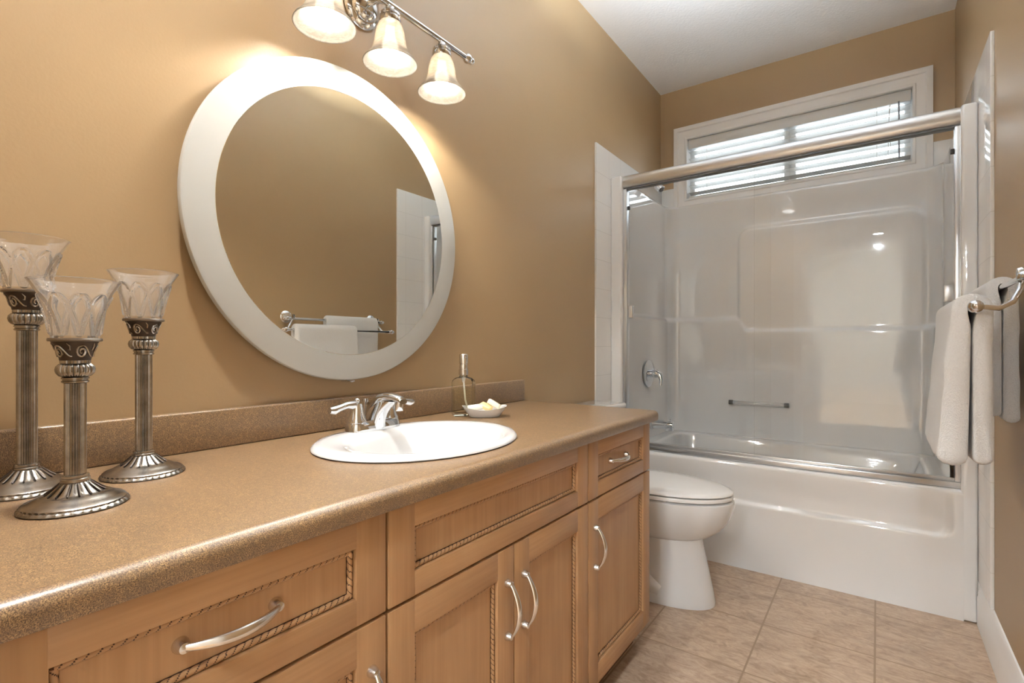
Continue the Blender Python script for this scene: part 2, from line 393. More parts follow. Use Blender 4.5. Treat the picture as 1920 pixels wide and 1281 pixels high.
# tub basin
def rrect(x0, x1, y0, y1, r, z, npc=10, nps=16):
    out = []
    for (cx, cy, a0) in ((x1-r, y1-r, 0), (x0+r, y1-r, PI/2), (x0+r, y0+r, PI), (x1-r, y0+r, 1.5*PI)):
        arc = [(cx+r*math.cos(a0+PI/2*i/npc), cy+r*math.sin(a0+PI/2*i/npc), z) for i in range(npc+1)]
        out += arc
        q = arc[-1]
        nx = {0: (x0+r, y1), PI/2: (x0, y0+r), PI: (x1-r, y0), 1.5*PI: (x1, y1-r)}[a0]
        out += [(q[0]+(nx[0]-q[0])*i/nps, q[1]+(nx[1]-q[1])*i/nps, z) for i in range(1, nps)]
    return out
rows = [(SX0-0.004, SX1+0.004, SY0+0.015, SY1+0.03, 0.004, RIM), (0.150, 1.375, 2.655, 3.275, 0.10, RIM), (0.158, 1.367, 2.663, 3.267, 0.10, RIM-0.003), (0.166, 1.358, 2.671, 3.259, 0.10, RIM-0.015),
        (0.185, 1.32, 2.69, 3.245, 0.10, 0.36), (0.21, 1.26, 2.71, 3.225, 0.11, 0.22), (0.235, 1.21, 2.735, 3.205, 0.12, 0.155), (0.29, 1.15, 2.79, 3.15, 0.12, 0.128), (0.45, 0.95, 2.93, 3.02, 0.03, 0.122)]
b = MB(); b.rings([rrect(*r) for r in rows], True, False, True); obj('basin', b, M['gel'], tub, smooth=50)
b = MB().lathe((0.205, 2.97, 0.36), [(0.001,0.0),(0.034,0.0),(0.036,0.003),(0.034,0.006),(0.02,0.010),(0.001,0.011)], 28, mat=Matrix.Rotation(PI/2-0.15, 4, 'Y')); obj('overflow_plate', b, M['chrome'], tub)
# columns at both ends
for x0, x1 in ((0.0115, SX0+0.004), (SX1-0.004, W-0.0115)):
    obj('side_column', MB().box(x0, x1, SY0, SY0+0.06, 0.001, 1.962, 0.010, seg=4), M['gel'], tub, smooth=50)
# surround walls: U-shaped sheet with relief
def upath():
    P, Q, N = [], [], []      # inner, outer, inward normal
    r = 0.085; n1, nc, n2 = 40, 14, 150
    for i in range(n1): y = SY0+0.05 + (SY1-r-SY0-0.05)*i/n1; P.append((SX0, y)); Q.append((0.0113, y)); N.append((1, 0))
    for i in range(nc):
        a = PI - PI/2*i/nc; P.append((SX0+r+r*math.cos(a), SY1-r+r*math.sin(a))); N.append((-math.cos(a), -math.sin(a)))
        t = i/nc; Q.append((0.0113, SY1-r+(D-0.0115-SY1+r)*min(1, 2*t)) if t < 0.5 else (0.0113+(SX0+r-0.0113)*(2*t-1), D-0.0115))
    for i in range(n2): x = SX0+r+(SX1-SX0-2*r)*i/n2; P.append((x, SY1)); Q.append((x, D-0.0115)); N.append((0, -1))
    for i in range(nc):
        a = PI/2 - PI/2*i/nc; P.append((SX1-r+r*math.cos(a), SY1-r+r*math.sin(a))); N.append((-math.cos(a), -math.sin(a)))
        t = i/nc; xo = W-0.0113; Q.append((SX1-r+(xo-SX1+r)*min(1, 2*t), D-0.0115) if t < 0.5 else (xo, D-0.0115-(D-0.0115-SY1+r)*(2*t-1)))
    for i in range(n1+1): y = SY1-r - (SY1-r-SY0-0.05)*i/n1; P.append((SX1, y)); Q.append((W-0.0113, y)); N.append((-1, 0))
    return P, Q, N
P, Q, N = upath()
def relief(i, z):
    x, y = P[i]; bk = -N[i][1]          # 1 on the back wall, 0 on the sides
    # left part: ledge at 1.215; right part: raised panel from a ledge at 1.145 up to 1.75
    rt = sstep(0.50, 0.56, x) if (bk > 0.2 or x > 0.7) else 0.0
    zl = 1.215-0.07*rt
    d = (0.020+0.014*rt)*(1-sstep(zl-0.02, zl+0.012, z))
    if bk > 0.2:
        d = max(d, 0.016*(1-sstep(-0.012, 0.008, rbox(x, z, 0.502, 1.392, 0.9, 1.755, 0.07)))*min(1, bk*1.2))
    d += 0.004*noise.noise(Vector((x*2.2, y*2.2, z*2.2)))
    return d
zr = [RIM-0.002+(STOP-0.012-RIM+0.002)*i/150 for i in range(151)]
rings = [[(P[i][0]+N[i][0]*relief(i, z), P[i][1]+N[i][1]*relief(i, z), z) for i in range(len(P))] for z in zr]
for t, z in ((0.08, STOP-0.003), (0.25, STOP), (1.0, STOP+0.001)):
    rings.append([(P[i][0]+(Q[i][0]-P[i][0])*t, P[i][1]+(Q[i][1]-P[i][1])*t, z) for i in range(len(P))])
b = MB(); b.rings(rings, closed=False); obj('surround_wall', b, M['gel'], tub, smooth=60)
# clear acrylic bar moulded into the back wall
b = MB().tube([(0.478, 3.288, 0.700), (0.762, 3.288, 0.700)], 0.011, 20); bar = obj('grab_bar', b, M['acrylic'], tub); bar['label'] = 'clear acrylic grab bar'
for x in (0.470, 0.770):
    b = MB().tube([(x-0.012, 3.288, 0.700), (x+0.012, 3.288, 0.700)], 0.0135, 20); b.tube([(x, 3.288, 0.700), (x, 3.330, 0.700)], 0.012, 16)
    o = obj('bar_mount', b, M['grey'], tub); o['label'] = 'dark grey bar mount'

# ------------------------------------------------------------------ sliding shower door
sd_ = thing('shower_door', (0.76, 2.605, RIM), 'framed sliding glass shower door standing on the bathtub rim', 'shower door')
hp = []
for i in range(28):
    a = 2*PI*i/28; c_, s_ = math.cos(a), math.sin(a)
    hp.append((2.606+0.030*math.copysign(abs(c_)**0.6, c_), 1.929+0.034*math.copysign(abs(s_)**0.75, s_)))
b = MB(); b.rings([[(x, y, z) for y, z in hp] for x in (SX0+0.005, SX1-0.001)], True, True, True); obj('header_rail', b, M['alu'], sd_, smooth=50)
obj('door_track', MB().box(SX0+0.006, SX1-0.001, 2.590, 2.626, 1.888, 1.897, 0.001), M['grey'], sd_)
b = MB().box(SX0+0.005, SX1-0.001, 2.582, 2.634, RIM, RIM+0.024, 0.003); b.box(SX0+0.005, SX1-0.001, 2.602, 2.612, RIM+0.02, RIM+0.036, 0.002)
obj('bottom_track', b, M['alu'], sd_, weld=0)
for x0, x1 in ((SX0+0.005, SX0+0.024), (SX1-0.020, SX1-0.001)):
    obj('side_jamb', MB().box(x0, x1, 2.586, 2.628, RIM+0.024, 1.890, 0.003), M['alu'], sd_)
gl = obj('glass_panel', MB().box(0.092, 0.790, 2.6165, 2.6225, RIM+0.037, 1.889), M['shower_glass'], sd_, smooth=0)
obj('finger_pull', MB().box(0.095, 0.117, 2.608, 2.616, 1.195, 1.260, 0.002).box(0.095, 0.117, 2.623, 2.629, 1.195, 1.260, 0.002), M['alu'], gl, weld=0)
gr = obj('glass_panel', MB().box(0.724, 1.434, 2.5935, 2.5995, RIM+0.037, 1.889), M['shower_glass'], sd_, smooth=0)
obj('finger_pull', MB().box(1.404, 1.431, 2.585, 2.593, 1.215, 1.280, 0.002).box(1.404, 1.431, 2.600, 2.608, 1.215, 1.280, 0.002), M['alu'], gr, weld=0)
for (x, z) in ((SX0+0.028, 1.79), (SX0+0.028, 0.60), (SX1-0.025, 1.80), (SX1-0.025, 0.585)):
    obj('bumper', MB().box(x-0.006, x+0.006, 2.600, 2.616, z-0.009, z+0.009, 0.002), M['black'], sd_)

# ------------------------------------------------------------------ shower fittings
sh = thing('showerhead', (0.012, 2.98, 2.05), 'small chrome shower head on the tiled wall above the tub', 'shower head')
b = MB().lathe((0.0113, 2.98, 2.055), [(0.001,0),(0.03,0),(0.028,0.006),(0.012,0.012),(0.001,0.013)], 24, mat=Matrix.Rotation(PI/2, 4, 'Y')); obj('flange', b, M['chrome'], sh)
b = MB().tube([(0.013, 2.98, 2.055), (0.05, 2.98, 2.058), (0.085, 2.98, 2.040), (0.115, 2.98, 2.008)], 0.009, 14); obj('arm', b, M['chrome'], sh)
Rh = Matrix.Rotation(PI-0.75, 4, 'Y')
b = MB().lathe((0.108, 2.98, 2.016), [(0.001,0),(0.012,0),(0.014,0.008),(0.020,0.016),(0.023,0.03),(0.0235,0.058),(0.021,0.061),(0.018,0.058),(0.001,0.058)], 28, mat=Rh); obj('spray_head', b, M['chrome'], sh)
b = MB().lathe((0.108+0.0585*0.68, 2.98, 2.016-0.0585*0.73), [(0.001,0),(0.016,0),(0.015,0.003),(0.001,0.0035)], 20, mat=Rh); obj('nozzle_face', b, M['grey'], sh)
SXL = SX0+0.0325
va = thing('shower_valve', (SXL, 2.90, 0.88), 'round chrome shower valve with a lever on the left surround wall', 'shower valve')
R9 = Matrix.Rotation(PI/2, 4, 'Y')
b = MB().lathe((SXL-0.008, 2.90, 0.88), [(0.001,0),(0.078,0),(0.080,0.008),(0.074,0.013),(0.05,0.017),(0.03,0.018),(0.001,0.018)], 48, mat=R9); obj('escutcheon', b, M['chrome'], va)
b = MB().lathe((SXL+0.008, 2.90, 0.88), [(0.001,0),(0.024,0),(0.023,0.015),(0.026,0.03),(0.02,0.05),(0.001,0.055)], 28, mat=R9)
b.tube([(SXL+0.035, 2.90, 0.885), (SXL+0.066, 2.895, 0.875), (SXL+0.076, 2.888, 0.845), (SXL+0.074, 2.882, 0.812)], [0.022, 0.017, 0.012, 0.008], 14)
obj('lever', b, M['chrome'], va, weld=0)
spt = thing('tub_spout', (SXL, 2.95, 0.575), 'chrome tub spout with a diverter knob beside the vanity corner', 'tub spout')
b = MB().lathe((SXL-0.0095, 2.95, 0.578), [(0.001,0),(0.032,0),(0.032,0.01),(0.027,0.014),(0.025,0.10),(0.025,0.125),(0.022,0.135),(0.001,0.137)], 28, mat=R9)
b.box(SXL+0.085, SXL+0.126, 2.928, 2.972, 0.545, 0.592, 0.008); obj('spout_body', b, M['chrome'], spt, weld=0)
b = MB().lathe((SXL+0.106, 2.95, 0.596), [(0.001,0),(0.003,0),(0.003,0.012),(0.007,0.014),(0.006,0.02),(0.001,0.021)], 14); obj('diverter_knob', b, M['chrome'], spt)

# ------------------------------------------------------------------ toilet
TYC = 2.13
to = thing('toilet', (0.35, TYC, 0), 'white porcelain toilet between the vanity and the bathtub', 'toilet')
def egg(xb, xm, xf, hw, z, n=48, pw=2.2, yc=TYC):
    out = []
    for i in range(n):
        a = 2*PI*i/n; c_, s_ = math.cos(a), math.sin(a)
        if c_ >= 0: x = xm+(xf-xm)*abs(c_)**(2/pw)*1
        else: x = xm-(xm-xb)*abs(c_)**(2/3.6)
        yy = hw*math.copysign(abs(s_)**(2/(pw if c_ >= 0 else 3.2)), s_)
        out.append((x, yc+yy, z))
    return out
b = MB(); b.rings([egg(0.10,0.42,0.664,0.120,0.0), egg(0.10,0.42,0.664,0.121,0.012), egg(0.105,0.42,0.655,0.116,0.06), egg(0.11,0.42,0.635,0.107,0.15), egg(0.12,0.42,0.616,0.101,0.235), egg(0.12,0.42,0.613,0.101,0.262)], True, True, True)
obj('pedestal', b, M['porc'], to, smooth=50)
b = MB(); b.rings([egg(0.14,0.40,0.59,0.095,0.252,pw=2), egg(0.14,0.41,0.620,0.112,0.262,pw=2), egg(0.14,0.41,0.655,0.132,0.280,pw=2), egg(0.13,0.41,0.690,0.153,0.31,pw=2), egg(0.12,0.41,0.716,0.170,0.345,pw=2), egg(0.11,0.41,0.732,0.181,0.385,pw=2), egg(0.11,0.41,0.737,0.184,0.415,pw=2), egg(0.11,0.41,0.735,0.183,0.426,pw=2), egg(0.13,0.41,0.72,0.17,0.430,pw=2)], True, True, True)
obj('bowl', b, M['porc'], to, smooth=50)
b = MB(); b.rings([egg(0.24,0.42,0.725,0.176,0.434,pw=2.0), egg(0.238,0.42,0.732,0.181,0.437,pw=2.0), egg(0.238,0.42,0.733,0.182,0.446,pw=2.0), egg(0.24,0.42,0.729,0.179,0.4505,pw=2.0)], True, True, True); obj('seat', b, M['lid'], to, smooth=50)
b = MB(); b.rings([egg(0.235,0.42,0.722,0.174,0.4535,pw=2.0), egg(0.233,0.42,0.732,0.181,0.457,pw=2.0), egg(0.235,0.42,0.730,0.180,0.463,pw=2.0), egg(0.25,0.42,0.705,0.163,0.470,pw=2.0), egg(0.30,0.42,0.62,0.11,0.4745,pw=2.0), egg(0.37,0.42,0.50,0.04,0.476,pw=2.0)], True, True, True); obj('lid', b, M['lid'], to, smooth=60)
for yy in (-0.07, 0.07): obj('hinge', MB().tube([(0.232, TYC+yy-0.022, 0.446), (0.232, TYC+yy+0.022, 0.446)], 0.013, 14), M['lid'], to)
for y0 in (TYC-0.163, TYC+0.150): obj('seat_bumper', MB().box(0.50, 0.52, y0, y0+0.013, 0.429, 0.436, 0.001), M['lid'], to)
obj('tank', MB().box(0.022, 0.190, 1.935, 2.335, 0.425, 0.735, 0.025, seg=4), M['porc'], to, smooth=50)
b = MB().box(0.014, 0.200, 1.925, 2.345, 0.735, 0.768, 0.014, seg=4); obj('tank_lid', b, M['porc'], to, smooth=50)
obj('trapway', MB().tube([(0.15, TYC-0.06, 0.31), (0.27, TYC-0.075, 0.22), (0.38, TYC-0.08, 0.09), (0.47, TYC-0.07, 0.05)], [0.05,0.058,0.055,0.05], 18), M['porc'], to)

# ------------------------------------------------------------------ vanity cabinets
FX = 0.556; CX1 = 0.536   # front face, carcass front
def pull(name, a, axis, L, parent):
    """arched bow pull: feet at a and a + L along axis, bowing out in +x"""
    b = MB(); d = Vector((0,1,0)) if axis == 'y' else Vector((0,0,1)); s = Vector(a)
    for q in (s, s+d*L):
        b.lathe(q, [(0.001,0),(0.0095,0),(0.0095,0.002),(0.0085,0.006),(0.006,0.013),(0.001,0.015)], 18, mat=R9)
    n = 26; path = []; rad = []
    for i in range(n+1):
        t = i/n; path.append(s + d*(L*(-0.02+1.04*t)) + Vector((0.009+0.024*math.sin(PI*t)**0.8, 0, 0))); rad.append(0.0042+0.0030*math.sin(PI*t))
    b.tube(path, rad, 12, flat=0.62, up=(1,0,0) if False else (tuple(Vector((1,0,0)).cross(d))))
    return obj(name, b, M['nickel'], parent, weld=0)
def front(name, y0, y1, z0, z1, parent, st=0.058, rt=0.042):
    b = MB(); bv = 0.0022
    b.box(CX1, FX, y0, y0+st, z0, z1, bv, mi=0); b.box(CX1, FX, y1-st, y1, z0, z1, bv, mi=0)
    rb = rt if rt < st else st
    b.box(CX1, FX-0.0002, y0+st-0.003, y1-st+0.003, z1-rb, z1, bv, mi=1); b.box(CX1, FX-0.0002, y0+st-0.003, y1-st+0.003, z0, z0+rb, bv, mi=1)
    f = obj(name, b, [M['wood_v'], M['wood_h']], parent, smooth=30, weld=0)
    a0, a1, b0, b1 = y0+st, y1-st, z0+rb, z1-rb
    obj('panel', MB().box(CX1, FX-0.0125, a0-0.004, a1+0.004, b0-0.004, b1+0.004), M['wood_panel'], f, smooth=0)
    # rope moulding round the panel
    b = MB(); r = 0.0046; i0, i1, j0, j1 = a0+r, a1-r, b0+r, b1-r; xx = FX-0.0125+0.0025; step = 0.0016
    b.frame(lambda a, bb, d: (FX-0.0125+d, a, bb), a0, a1, b0, b1, [(-0.0095,0.0003),(-0.0095,0.0012),(0.002,0.0012)], mi=1)
    for (p, q) in (((i0,j0),(i1,j0)), ((i1,j0),(i1,j1)), ((i1,j1),(i0,j1)), ((i0,j1),(i0,j0))):
        L = math.hypot(q[0]-p[0], q[1]-p[1]); n = int(L/step)
        path = [(xx, p[0]+(q[0]-p[0])*k/n, p[1]+(q[1]-p[1])*k/n) for k in range(n+1)]
        def sec(i, t, n=n, L=L): return 0.70+0.30*abs(math.cos(t + PI*(i/n*L)/0.0105))**0.6
        def mif(i, j, n=n, L=L): return 1 if abs(math.cos(2*PI*(j+0.5)/14 + PI*((i+0.5)/n*L)/0.0105)) < 0.24 else 0
        b.tube(path, r, 14, secfn=sec, mifn=mif)
    obj('rope_moulding', b, [M['wood_h'], M['glaze']], f, weld=0)
    return f
cols = [(0.076, 0.5435), (0.5455, 1.2410), (1.2430, 1.700)]
labs = ['left wooden vanity cabinet with a wide drawer, nearest the camera', 'middle wooden vanity cabinet with double doors under the sink', 'right wooden vanity cabinet with a small drawer beside the toilet']
ZB, ZT = 0.095, 0.783
for k, (y0, y1) in enumerate(cols):
    cab = thing('vanity_cabinet', (0.28, (y0+y1)/2, 0), labs[k], 'cabinet', 'vanity cabinets')
    b = MB(); b.box(0.002, CX1-0.001, y0, y0+0.018, ZB, ZT); b.box(0.002, CX1-0.001, y1-0.018, y1, ZB, ZT); b.box(0.002, CX1-0.001, y0+0.018, y1-0.018, ZB, ZB+0.018); b.box(0.002, 0.012, y0+0.018, y1-0.018, ZB+0.018, ZT)
    b.box(CX1-0.018, CX1-0.001, y0+0.018, y1-0.018, 0.60, 0.635); b.box(CX1-0.018, CX1-0.001, y0+0.018, y1-0.018, 0.755, ZT)
    obj('carcass', b, M['wood_v'], cab, smooth=0, weld=0)
    if k == 0: obj('filler_strip', MB().box(0.002, FX-0.002, 0.033, y0, 0.0, ZT), M['wood_v'], cab, smooth=0)
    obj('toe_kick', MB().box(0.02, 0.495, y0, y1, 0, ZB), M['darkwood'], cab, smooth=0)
    g = 0.0015
    if k == 1:
        front('drawer_front', y0+g, y1-g, 0.620, 0.780, cab)
        ym = 0.895
        d1 = front('door', y0+g, ym-g, ZB, 0.6145, cab, rt=0.058); pull('handle', (FX, 0.868, 0.430), 'z', 0.112, d1)
        d2 = front('door', ym+g, y1-g, ZB, 0.6145, cab, rt=0.058); pull('handle', (FX, 0.930, 0.427), 'z', 0.112, d2)
    else:
        dr = front('drawer_front', y0+g, y1-g, 0.620, 0.780, cab, st=0.0575)
        yc = (y0+y1)/2; pull('handle', (FX-0.0125, (0.251 if k == 0 else 1.400), 0.702), 'y', 0.113, dr)
        dd = front('door', y0+g, y1-g, ZB, 0.6145, cab, rt=0.058, st=0.0575)
        pull('handle', (FX, 0.513 if k == 0 else 1.279, 0.430), 'z', 0.110, dd)

# countertop with backsplash and oval cut-out
SKX, SKY_, SKA, SKB = 0.312, 0.855, 0.258, 0.212
ct = thing('countertop', (0.3, 0.9, 0.785), 'long speckled brown laminate countertop on the vanity cabinets', 'countertop')
cy0, cy1, cx0, cx1 = 0.033, 1.722, 0.002, 0.578
def edge(x): return None
b = MB()
N_ = 96
hole = [(SKX+(SKB-0.02)*math.cos(2*PI*i/N_), SKY_+(SKA-0.02)*math.sin(2*PI*i/N_)) for i in range(N_)]
xr = cx1-0.018
def ray_rect(px, py):
    dx, dy = px-SKX, py-SKY_; ts = []
    if dx > 0: ts.append((xr-SKX)/dx)
    if dx < 0: ts.append((cx0-SKX)/dx)
    if dy > 0: ts.append((cy1-SKY_)/dy)
    if dy < 0: ts.append((cy0-SKY_)/dy)
    t = min(q for q in ts if q > 0); return (SKX+dx*t, SKY_+dy*t)
angs = sorted([2*PI*i/N_ for i in range(N_)] + [math.atan2((y-SKY_), (x-SKX)) % (2*PI) for x in (cx0, xr) for y in (cy0, cy1)])
ho, ou = [], []
for a in angs:
    hx, hy = SKX+(SKB-0.02)*math.cos(a)*1.0, SKY_+(SKB-0.02)*math.sin(a)*1.0
    # point of ellipse in this direction
    k = 1/math.sqrt((math.cos(a)/(SKB-0.02))**2+(math.sin(a)/(SKA-0.02))**2)
    ho.append((SKX+k*math.cos(a), SKY_+k*math.sin(a))); ou.append(ray_rect(SKX+math.cos(a), SKY_+math.sin(a)))
b.rings([[(x, y, CT-0.035) for x, y in ho], [(x, y, CT) for x, y in ho], [(x, y, CT) for x, y in ou], [(x, y, CT-0.035) for x, y in ou]], True, loop=True)
# rolled front edge
er = [(xr, CT)] + [(cx1-0.018+0.018*math.sin(a), CT-0.016+0.016*math.cos(a)) for a in [PI/2*i/8 for i in range(1, 9)]] + [(cx1, CT-0.028), (cx1-0.003, CT-0.034), (xr, CT-0.035)]
b.rings([[(x, y, z) for x, z in er] for y in (cy0, cy1)], True, True, True)
obj('slab', b, M['laminate'], ct, smooth=40, weld=0)
b = MB().box(0.002, 0.021, cy0, cy1, CT, 0.905, 0.005, seg=3); obj('backsplash', b, M['laminate'], ct)

# sink
sk = thing('sink', (SKX, SKY_, CT), 'white oval drop-in sink set into the brown countertop', 'sink')
def ell(cx, cy, bx, ay, z, n=96, sq=0): return [(cx+bx*math.cos(2*PI*i/n), cy+ay*math.sin(2*PI*i/n), z) for i in range(n)]
ix = SKX+0.028
rows = [(SKX,SKB-0.004,SKA-0.004,CT+0.0005), (SKX,SKB,SKA,CT+0.003), (SKX,SKB-0.001,SKA-0.001,CT+0.007), (SKX,SKB-0.008,SKA-0.008,CT+0.012), (SKX+0.003,SKB-0.02,SKA-0.022,CT+0.0135), (ix-0.006,SKB-0.045,SKA-0.05,CT+0.012), (ix,SKB-0.058,SKA-0.064,CT+0.006),
        (ix+0.001,SKB-0.066,SKA-0.073,CT-0.008), (ix+0.001,SKB-0.074,SKA-0.084,CT-0.04), (ix,SKB-0.088,SKA-0.105,CT-0.08), (ix,SKB-0.112,SKA-0.14,CT-0.112), (ix-0.004,0.055,0.06,CT-0.128), (ix-0.01,0.022,0.022,CT-0.132)]
b = MB(); b.rings([ell(c_, SKY_, bx, ay, z) for c_, bx, ay, z in rows], True, False, True); obj('basin', b, M['porc'], sk, smooth=60)
b = MB().lathe((ix-0.01, SKY_, CT-0.1318), [(0.001,0.001),(0.018,0.001),(0.022,0.0025),(0.022,0)], 28); obj('drain', b, M['chrome'], sk)

# faucet
FZ = CT+0.0128; FXX, FYY = 0.142, 0.852
fa = thing('faucet', (FXX, FYY, FZ), 'chrome two-handle faucet on the back ledge of the white sink', 'faucet')
b = MB(); n = 40
def stad(hl, hw, z):
    out = []
    for i in range(n):
        a = 2*PI*i/n; out.append((FXX+hw*math.cos(a), FYY+(hl-hw)*(1 if math.sin(a) > 0 else -1)*(1 if abs(math.sin(a)) > 1e-9 else 0)+hw*math.sin(a), z))
    return out
b.rings([stad(0.080,0.028,FZ-0.001), stad(0.080,0.028,FZ+0.004), stad(0.077,0.026,FZ+0.018), stad(0.073,0.022,FZ+0.024)], True, True, True)
obj('base', b, M['chrome'], fa, smooth=45)
for s in (-1, 1):
    hy = FYY+s*0.051
    b = MB().lathe((FXX, hy, FZ+0.022), [(0.001,0),(0.025,0),(0.0245,0.003),(0.020,0.012),(0.0165,0.026),(0.0155,0.036),(0.013,0.042),(0.001,0.045)], 28)
    tip = (0.055, s*0.062) if s < 0 else (0.045, 0.066)
    dx, dy = (0.0, s*1.0) if s < 0 else (0.12, 0.99)
    L = 0.078
    b.tube([(FXX, hy, FZ+0.058), (FXX+dx*0.012, hy+dy*0.012, FZ+0.066), (FXX+dx*0.03, hy+dy*0.03, FZ+0.066), (FXX+dx*0.05, hy+dy*0.05, FZ+0.061), (FXX+dx*0.066, hy+dy*0.066, FZ+0.057), (FXX+dx*L, hy+dy*L, FZ+0.058)], [0.012,0.0115,0.0085,0.0085,0.0105,0.0075], 14)
    b.tube([(FXX, hy, FZ+0.055), (FXX, hy, FZ+0.068)], [0.0155,0.0135], 18); b.ball((FXX, hy, FZ+0.074), 0.0075)
    obj('handle', b, M['chrome'], fa, weld=0)
# spout: broad blade rising out of the base and reaching over the bowl
rings = []
sp = [(-0.020,0.016,0.018,0.020), (-0.010,0.045,0.018,0.03), (0.006,0.068,0.017,0.034), (0.030,0.083,0.0165,0.030), (0.056,0.089,0.0155,0.022), (0.082,0.088,0.0145,0.017), (0.104,0.083,0.0135,0.014), (0.112,0.078,0.012,0.012)]
for (dx, dz, hw, th) in sp:
    row = []
    for i in range(20):
        a = 2*PI*i/20; c_, s_ = math.cos(a), math.sin(a)
        row.append((FXX+dx+ (0.10*th*s_ if dx < 0.02 else 0), FYY+hw*math.copysign(abs(c_)**0.7, c_), FZ+dz+ (th*0.5)*math.copysign(abs(s_)**0.8, s_) - th*0.25))
    rings.append(row)
b = MB(); b.rings(rings, True, True, True)
# underside body joining the base
rr = []
for t in [i/8 for i in range(9)]:
    x0, x1 = FXX-0.024+0.010*t, FXX+0.030+0.012*t+0.05*t**3; z = FZ+0.002+0.072*t; hw = 0.021-0.006*t
    rr.append([(x0+(x1-x0)*0.5+(x1-x0)*0.5*math.copysign(abs(math.cos(a))**0.6, math.cos(a)), FYY+hw*math.copysign(abs(math.sin(a))**0.6, math.sin(a)), z) for a in [2*PI*i/24 for i in range(24)]])
b.rings(rr, True, True, True)
b.lathe((FXX+0.096, FYY, FZ+0.052), [(0.001,0),(0.0105,0),(0.011,0.003),(0.011,0.026),(0.001,0.026)], 20)
obj('spout', b, M['chrome'], fa, smooth=50, weld=0)
b = MB().lathe((FXX-0.030, FYY-0.002, FZ+0.006), [(0.001,0),(0.0028,0),(0.0028,0.052),(0.0035,0.054),(0.0075,0.066),(0.0075,0.069),(0.001,0.070)], 14); obj('lift_rod', b, M['chrome'], fa)

# ------------------------------------------------------------------ soap pump, soap dish and soaps
BX, BY, CB = 0.113, 1.235, CT+0.0006
Rb = Matrix.Translation((BX, BY, CB)) @ Matrix.Rotation(math.radians(55), 4, 'Z')
sp_ = thing('soap_dispenser', (BX, BY, CB), 'square glass soap dispenser with a silver pump behind the soap dish', 'soap dispenser')
def sqring(hx, hy, r, z, Rm, npc=5):
    out = []
    for (sx, sy, a0) in ((1,1,0), (-1,1,PI/2), (-1,-1,PI), (1,-1,1.5*PI)):
        for i in range(npc+1):
            a = a0+PI/2*i/npc; out.append(Rm @ Vector((sx*(hx-r)+r*math.cos(a), sy*(hy-r)+r*math.sin(a), z)))
    return out
hx, hy = 0.0345, 0.023
b = MB(); b.rings([sqring(hx-0.003,hy-0.003,0.003,0.0,Rb), sqring(hx,hy,0.004,0.004,Rb), sqring(hx,hy,0.004,0.104,Rb), sqring(hx-0.002,hy-0.001,0.008,0.113,Rb), sqring(hx-0.009,hy-0.004,0.012,0.120,Rb), sqring(0.015,0.0145,0.0144,0.1235,Rb), sqring(0.0125,0.0125,0.0124,0.127,Rb), sqring(0.0125,0.0125,0.0124,0.131,Rb)], True, True, True)
obj('bottle', b, M['bottle_glass'], sp_, smooth=35)
b = MB(); b.rings([sqring(hx-0.004,hy-0.004,0.003,0.009,Rb), sqring(hx-0.003,hy-0.003,0.003,0.012,Rb), sqring(hx-0.003,hy-0.003,0.003,0.088,Rb)], True, True, True)
obj('liquid_soap', b, M['soapwater'], sp_, smooth=35)
b = MB().lathe((BX, BY, CB), [(0.001,0.130),(0.0145,0.130),(0.0155,0.130),(0.0155,0.147),(0.0135,0.148),(0.0135,0.158),(0.013,0.159),(0.013,0.166),(0.0145,0.167),(0.0145,0.193),(0.012,0.197),(0.001,0.198)], 28)
b.lathe((BX+0.0118, BY-0.005, CB+0.186), [(0.001,0),(0.0028,0),(0.0028,0.003),(0.001,0.003)], 12, mat=Matrix.Rotation(PI/2, 4, 'Y'))
obj('pump', b, M['nickel'], sp_, weld=0)
b = MB().tube([(BX, BY, CB+0.132), (BX+0.001, BY+0.001, CB+0.10), (BX+0.004, BY+0.004, CB+0.05), (BX+0.009, BY+0.012, CB+0.014)], 0.0028, 8); b.tube([(BX, BY, CB+0.122), (BX, BY, CB+0.106)], [0.007,0.004], 10)
obj('dip_tube', b, M['tubeplastic'], sp_, weld=0)
DXs, DYs = 0.186, 1.252
Rd = Matrix.Translation((DXs, DYs, CT)) @ Matrix.Rotation(math.radians(43), 4, 'Z')
dish = MB()
def boat(u, hl, hw, z, lift): return None
def dring(hl, hw, z, lift=0.0, n=48):
    out = []
    for i in range(n):
        a = 2*PI*i/n; c_, s_ = math.cos(a), math.sin(a)
        x = hl*math.copysign(abs(c_)**0.75, c_); y = hw*math.copysign(abs(s_)**0.75, s_)
        out.append(Rd @ Vector((x, y, z+lift*(x/hl)**2 - (0.006 if z > 0.015 else 0)*(1-(x/hl)**2)*1)))
    return out
dish.rings([dring(0.045,0.028,0.0005), dring(0.048,0.031,0.003), dring(0.056,0.037,0.014), dring(0.070,0.046,0.030,0.004), dring(0.071,0.047,0.032,0.004), dring(0.067,0.043,0.0315,0.004), dring(0.050,0.033,0.016), dring(0.040,0.026,0.009)], True, True, True)
tag(obj('soap_dish', dish, M['frost_dish'], None, (DXs, DYs, CT), smooth=50), 'small frosted glass dish of soaps beside the glass soap dispenser', 'soap dish')
def soap(lx, ly, lz, pos, rz, tx, ty, mt, label):
    R = Rd @ Matrix.Translation(pos) @ Matrix.Rotation(rz, 4, 'Z') @ Matrix.Rotation(tx, 4, 'X') @ Matrix.Rotation(ty, 4, 'Y')
    wp = Rd @ Vector(pos)
    tag(obj('soap_bar', MB().box(-lx/2, lx/2, -ly/2, ly/2, -lz/2, lz/2, 0.004, mat=R, seg=3), mt, None, tuple(wp), smooth=50), label, 'soap', 'soaps in the dish')
